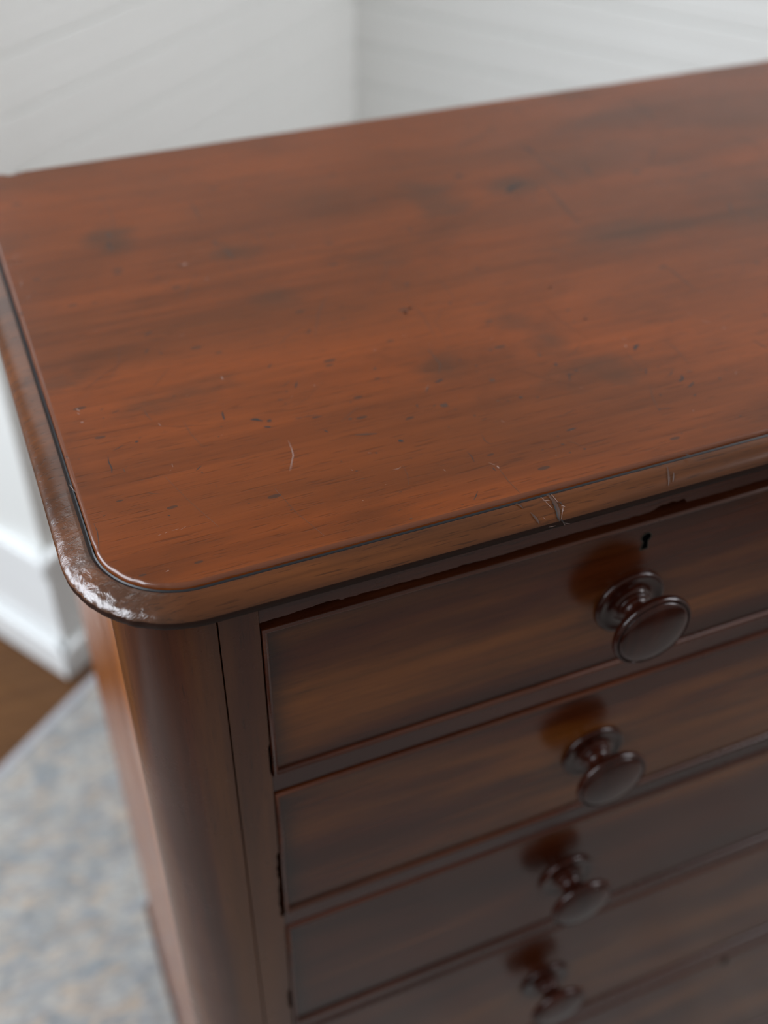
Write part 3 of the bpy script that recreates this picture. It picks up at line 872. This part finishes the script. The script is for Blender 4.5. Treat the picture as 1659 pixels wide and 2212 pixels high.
XR = mir(XO)
rail('top_rail', XO - 0.0006, XR + 0.0006, 1.1553, ZT, [(0.348, 0.374, 0.0036), (0.119, 0.150, 0.0012)], 0.0016)
ROWS = [(1.0186, 1.1500), (0.8552, 0.9988), (0.6818, 0.8362), (0.4690, 0.6680), (0.190, 0.4480)]
RAILZ = [(1.0026, 1.0180), (0.8388, 0.8546), (0.6700, 0.6812), (0.4500, 0.4684)]
for z0, z1 in RAILZ:
    rail('drawer_rail', XO - 0.0006, XR + 0.0006, z0, z1, None, 0.0005)
rail('bottom_rail', XO - 0.0006, XR + 0.0006, 0.112, 0.1894)
box('drawer_divider', XC - 0.0085, XC + 0.0085, YF + 0.0004, YF + 0.024, 1.0186, 1.1545, M_POST, CH)


# --- drawers
def lathe(prof, cx, cy, cz, n=56):
    V, F = [], []
    for (r, d) in prof:
        for i in range(n):
            a = 2 * math.pi * i / n
            V.append((cx + r * math.cos(a), cy - d, cz + r * math.sin(a)))
    m = len(prof)
    for j in range(m - 1):
        for i in range(n):
            k = (i + 1) % n
            F.append((j * n + i, j * n + k, (j + 1) * n + k, (j + 1) * n + i))
    F.append(tuple(range(n)))
    F.append(tuple(range((m - 1) * n, m * n))[::-1])
    return V, F


ROS = [(0.0236, -0.001), (0.0243, 0.0004), (0.0244, 0.0016), (0.0238, 0.0028), (0.0226, 0.0034), (0.0212, 0.0033), (0.0190, 0.0027), (0.0160, 0.0026),
       (0.0138, 0.0033), (0.0124, 0.0044), (0.0121, 0.0052), (0.0112, 0.0056)]
KNB = [(0.0100, 0.0050), (0.0116, 0.0058), (0.0120, 0.0066), (0.0116, 0.0074), (0.0098, 0.0080), (0.0088, 0.0096), (0.0085, 0.0116), (0.0092, 0.0140), (0.0112, 0.0162),
       (0.0145, 0.0184), (0.0185, 0.0204), (0.0222, 0.0220), (0.0247, 0.0234), (0.0257, 0.0246), (0.0261, 0.0260), (0.0259, 0.0274), (0.0252, 0.0285), (0.0245, 0.0289),
       (0.0240, 0.0286), (0.0237, 0.0276), (0.0232, 0.0276), (0.0229, 0.0288), (0.0222, 0.0295), (0.0200, 0.0302), (0.0150, 0.0311), (0.0080, 0.0317), (0.0030, 0.0319)]
FACE = YF + 0.0016


def add_knob(dr, x, z):
    V, F = lathe([(r * 1.03, d) for r, d in ROS], x, FACE, z)
    o = mesh_obj('rosette', V, F, M_KNOB, dr, smooth=True, angle=70)
    fix_normals(o)
    V, F = lathe([(r * 1.075 if r > 0.018 else r, d * 1.05) for r, d in KNB], x, FACE, z)
    o = mesh_obj('knob', V, F, M_KNOB, dr, smooth=True, angle=70)
    fix_normals(o)


def add_keyhole(dr, x, z):
    """keyhole with a thin brass liner; z = middle of the opening"""
    def outline(rc, wtop, wbot, drop):
        pts = []
        a0 = math.radians(-62)
        for i in range(19):
            a = a0 + (math.pi - 2 * a0) * i / 18
            pts.append((x + rc * math.cos(a), z + 0.0030 + rc * math.sin(a)))
        pts += [(x - wtop, z - 0.0005), (x - wbot, z - drop), (x + wbot, z - drop), (x + wtop, z - 0.0005)]
        return pts
    a = outline(0.0034, 0.0016, 0.0025, 0.0068)
    b = outline(0.0039, 0.0021, 0.0030, 0.0073)
    n = len(a)
    yf = FACE - 0.0004
    V = [(p[0], yf, p[1]) for p in b] + [(p[0], yf, p[1]) for p in a] + [(p[0], FACE + 0.0006, p[1]) for p in a] + [(p[0], FACE + 0.0006, p[1]) for p in b]
    F = []
    for r in range(3):
        for i in range(n):
            j = (i + 1) % n
            F.append((r * n + i, r * n + j, (r + 1) * n + j, (r + 1) * n + i))
    for i in range(n):
        j = (i + 1) % n
        F.append((3 * n + i, 3 * n + j, j, i))
    o = mesh_obj('keyhole_liner', V, F, M_BRASS, dr)
    fix_normals(o)
    V = [(p[0], FACE - 0.00015, p[1]) for p in a] + [(p[0], FACE + 0.0006, p[1]) for p in a]
    F = [tuple(range(n)), tuple(range(n, 2 * n))[::-1]] + [(i, (i + 1) % n, n + (i + 1) % n, n + i) for i in range(n)]
    o = mesh_obj('keyhole', V, F, M_SLOT, dr)
    fix_normals(o)


BW = 0.0034    # cock bead width


def drawer(x0, x1, z0, z1, knobs, key=None, label=None):
    xi0, xi1, zi0, zi1 = x0 + BW, x1 - BW, z0 + BW, z1 - BW
    # front: grid with finer lines near the rim so the patina border can follow it
    def lines(a, b):
        L = [a, a + .003, a + .007, a + .012, a + .018, a + .026]
        Rr = [b - .026, b - .018, b - .012, b - .007, b - .003, b]
        mid = [a + .026 + (b - a - .052) * i / 12 for i in range(1, 12)]
        return L + mid + Rr
    X, Z = lines(xi0, xi1), lines(zi0, zi1)
    V, F, Bd = [], [], []
    for z in Z:
        for x in X:
            de = min(x - xi0, xi1 - x, (z - zi0), (zi1 - z) * 1.6)
            w = max(0.0, 1 - de / 0.022)
            V.append((x, FACE, z))
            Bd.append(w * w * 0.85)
    nx, nz = len(X), len(Z)
    for j in range(nz - 1):
        for i in range(nx - 1):
            F.append((j * nx + i, j * nx + i + 1, (j + 1) * nx + i + 1, (j + 1) * nx + i))
    # closed box behind
    k = len(V)
    bx = [(xi0, zi0), (xi1, zi0), (xi1, zi1), (xi0, zi1)]
    V += [(p[0], FACE, p[1]) for p in bx] + [(p[0], YF + 0.026, p[1]) for p in bx]
    Bd += [1] * 8
    for i in range(4):
        j = (i + 1) % 4
        F.append((k + i, k + 4 + i, k + 4 + j, k + j))
    F.append((k + 4, k + 7, k + 6, k + 5))
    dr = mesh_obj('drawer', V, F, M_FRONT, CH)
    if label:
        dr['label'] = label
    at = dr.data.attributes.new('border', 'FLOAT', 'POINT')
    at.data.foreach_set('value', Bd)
    # cock bead: rounded strip mitred round the front
    pr_ = [(0.0, YF + 0.020), (0.0, YF + 0.0006), (0.0006, YF - 0.0006), (BW * .5, YF - 0.0012), (BW - .0006, YF - 0.0006), (BW, YF + 0.0006), (BW, YF + 0.020)]
    V, F = [], []
    m = len(pr_)
    for (cx, cz, sx, sz) in ((x0, z0, 1, 1), (x1, z0, -1, 1), (x1, z1, -1, -1), (x0, z1, 1, -1)):
        for (o_, y) in pr_:
            V.append((cx + sx * o_, y, cz + sz * o_))
    for c in range(4):
        d = (c + 1) % 4
        for j in range(m):
            e = (j + 1) % m
            F.append((c * m + j, d * m + j, d * m + e, c * m + e))
    o = mesh_obj('cock_bead', V, F, M_BEAD, dr, smooth=True, angle=50)
    fix_normals(o)
    for (kx, kz) in knobs:
        add_knob(dr, kx, kz)
    if key:
        add_keyhole(dr, *key)
    return dr


K = 0.3480
drawer(XO, XC - 0.0095, ROWS[0][0], ROWS[0][1], [(K, 1.0795)], (0.3508, 1.1312))
drawer(XC + 0.0095, XR, ROWS[0][0], ROWS[0][1], [(mir(K), 1.0795)], (mir(0.3508), 1.1312))
KZ = [None, 0.9236, 0.7535, 0.5690, 0.315]
def on_face(x, z, nrm=False):
    return Vector((0, -1, 0)) if nrm else Vector((x, FACE, z))


for i in range(1, 5):
    z0, z1 = ROWS[i]
    kx = (0, 0.3452, 0.3464, 0.3492, 0.349)[i]
    dr_ = drawer(XO, XR, z0, z1, [(kx, KZ[i]), (mir(kx), KZ[i])], (XC, z1 - 0.0165))
    if i == 1:
        stroke_mesh('veneer_crack', [('D', 0.0007, [(0.1078, 0.9745), (0.1239, 0.9738), (0.1431, 0.9737), (0.1626, 0.9746), (0.1834, 0.9755)])], on_face, dr_)

# plinth: a moulded skirt round the foot with rounded front corners, on three sides
pp = []
PO = 0.0055
def plinth_path(off):
    pts = [(XS - off, 0.905)] + arc_pts(XS + R, YF + R, R + off, math.pi, 1.5 * math.pi, 16)
    pts += [(mir(x), y) for x, y in pts[::-1]]
    return pts
lay = [(PO, Z0), (PO, ZB - 0.010), (PO - 0.0006, ZB - 0.006), (PO - 0.0022, ZB - 0.002), (0.0010, ZB - 0.0002), (-0.012, ZB - 0.0002), (-0.012, Z0)]
V, F = [], []
rings = [plinth_path(o_) for o_, z_ in lay]
n = len(rings[0])
for r_, (o_, z_) in zip(rings, lay):
    V += [(x, y, z_) for x, y in r_]
for a in range(len(lay)):
    b = (a + 1) % len(lay)
    for i in range(n - 1):
        F.append((a * n + i, a * n + i + 1, b * n + i + 1, b * n + i))
F.append(tuple(a * n for a in range(len(lay))))
F.append(tuple(a * n + n - 1 for a in range(len(lay)))[::-1])
pl = mesh_obj('plinth', V, F, M_POST, CH, smooth=True, angle=50)
fix_normals(pl)
CUR['o'] = Vector((0, 0, 0))
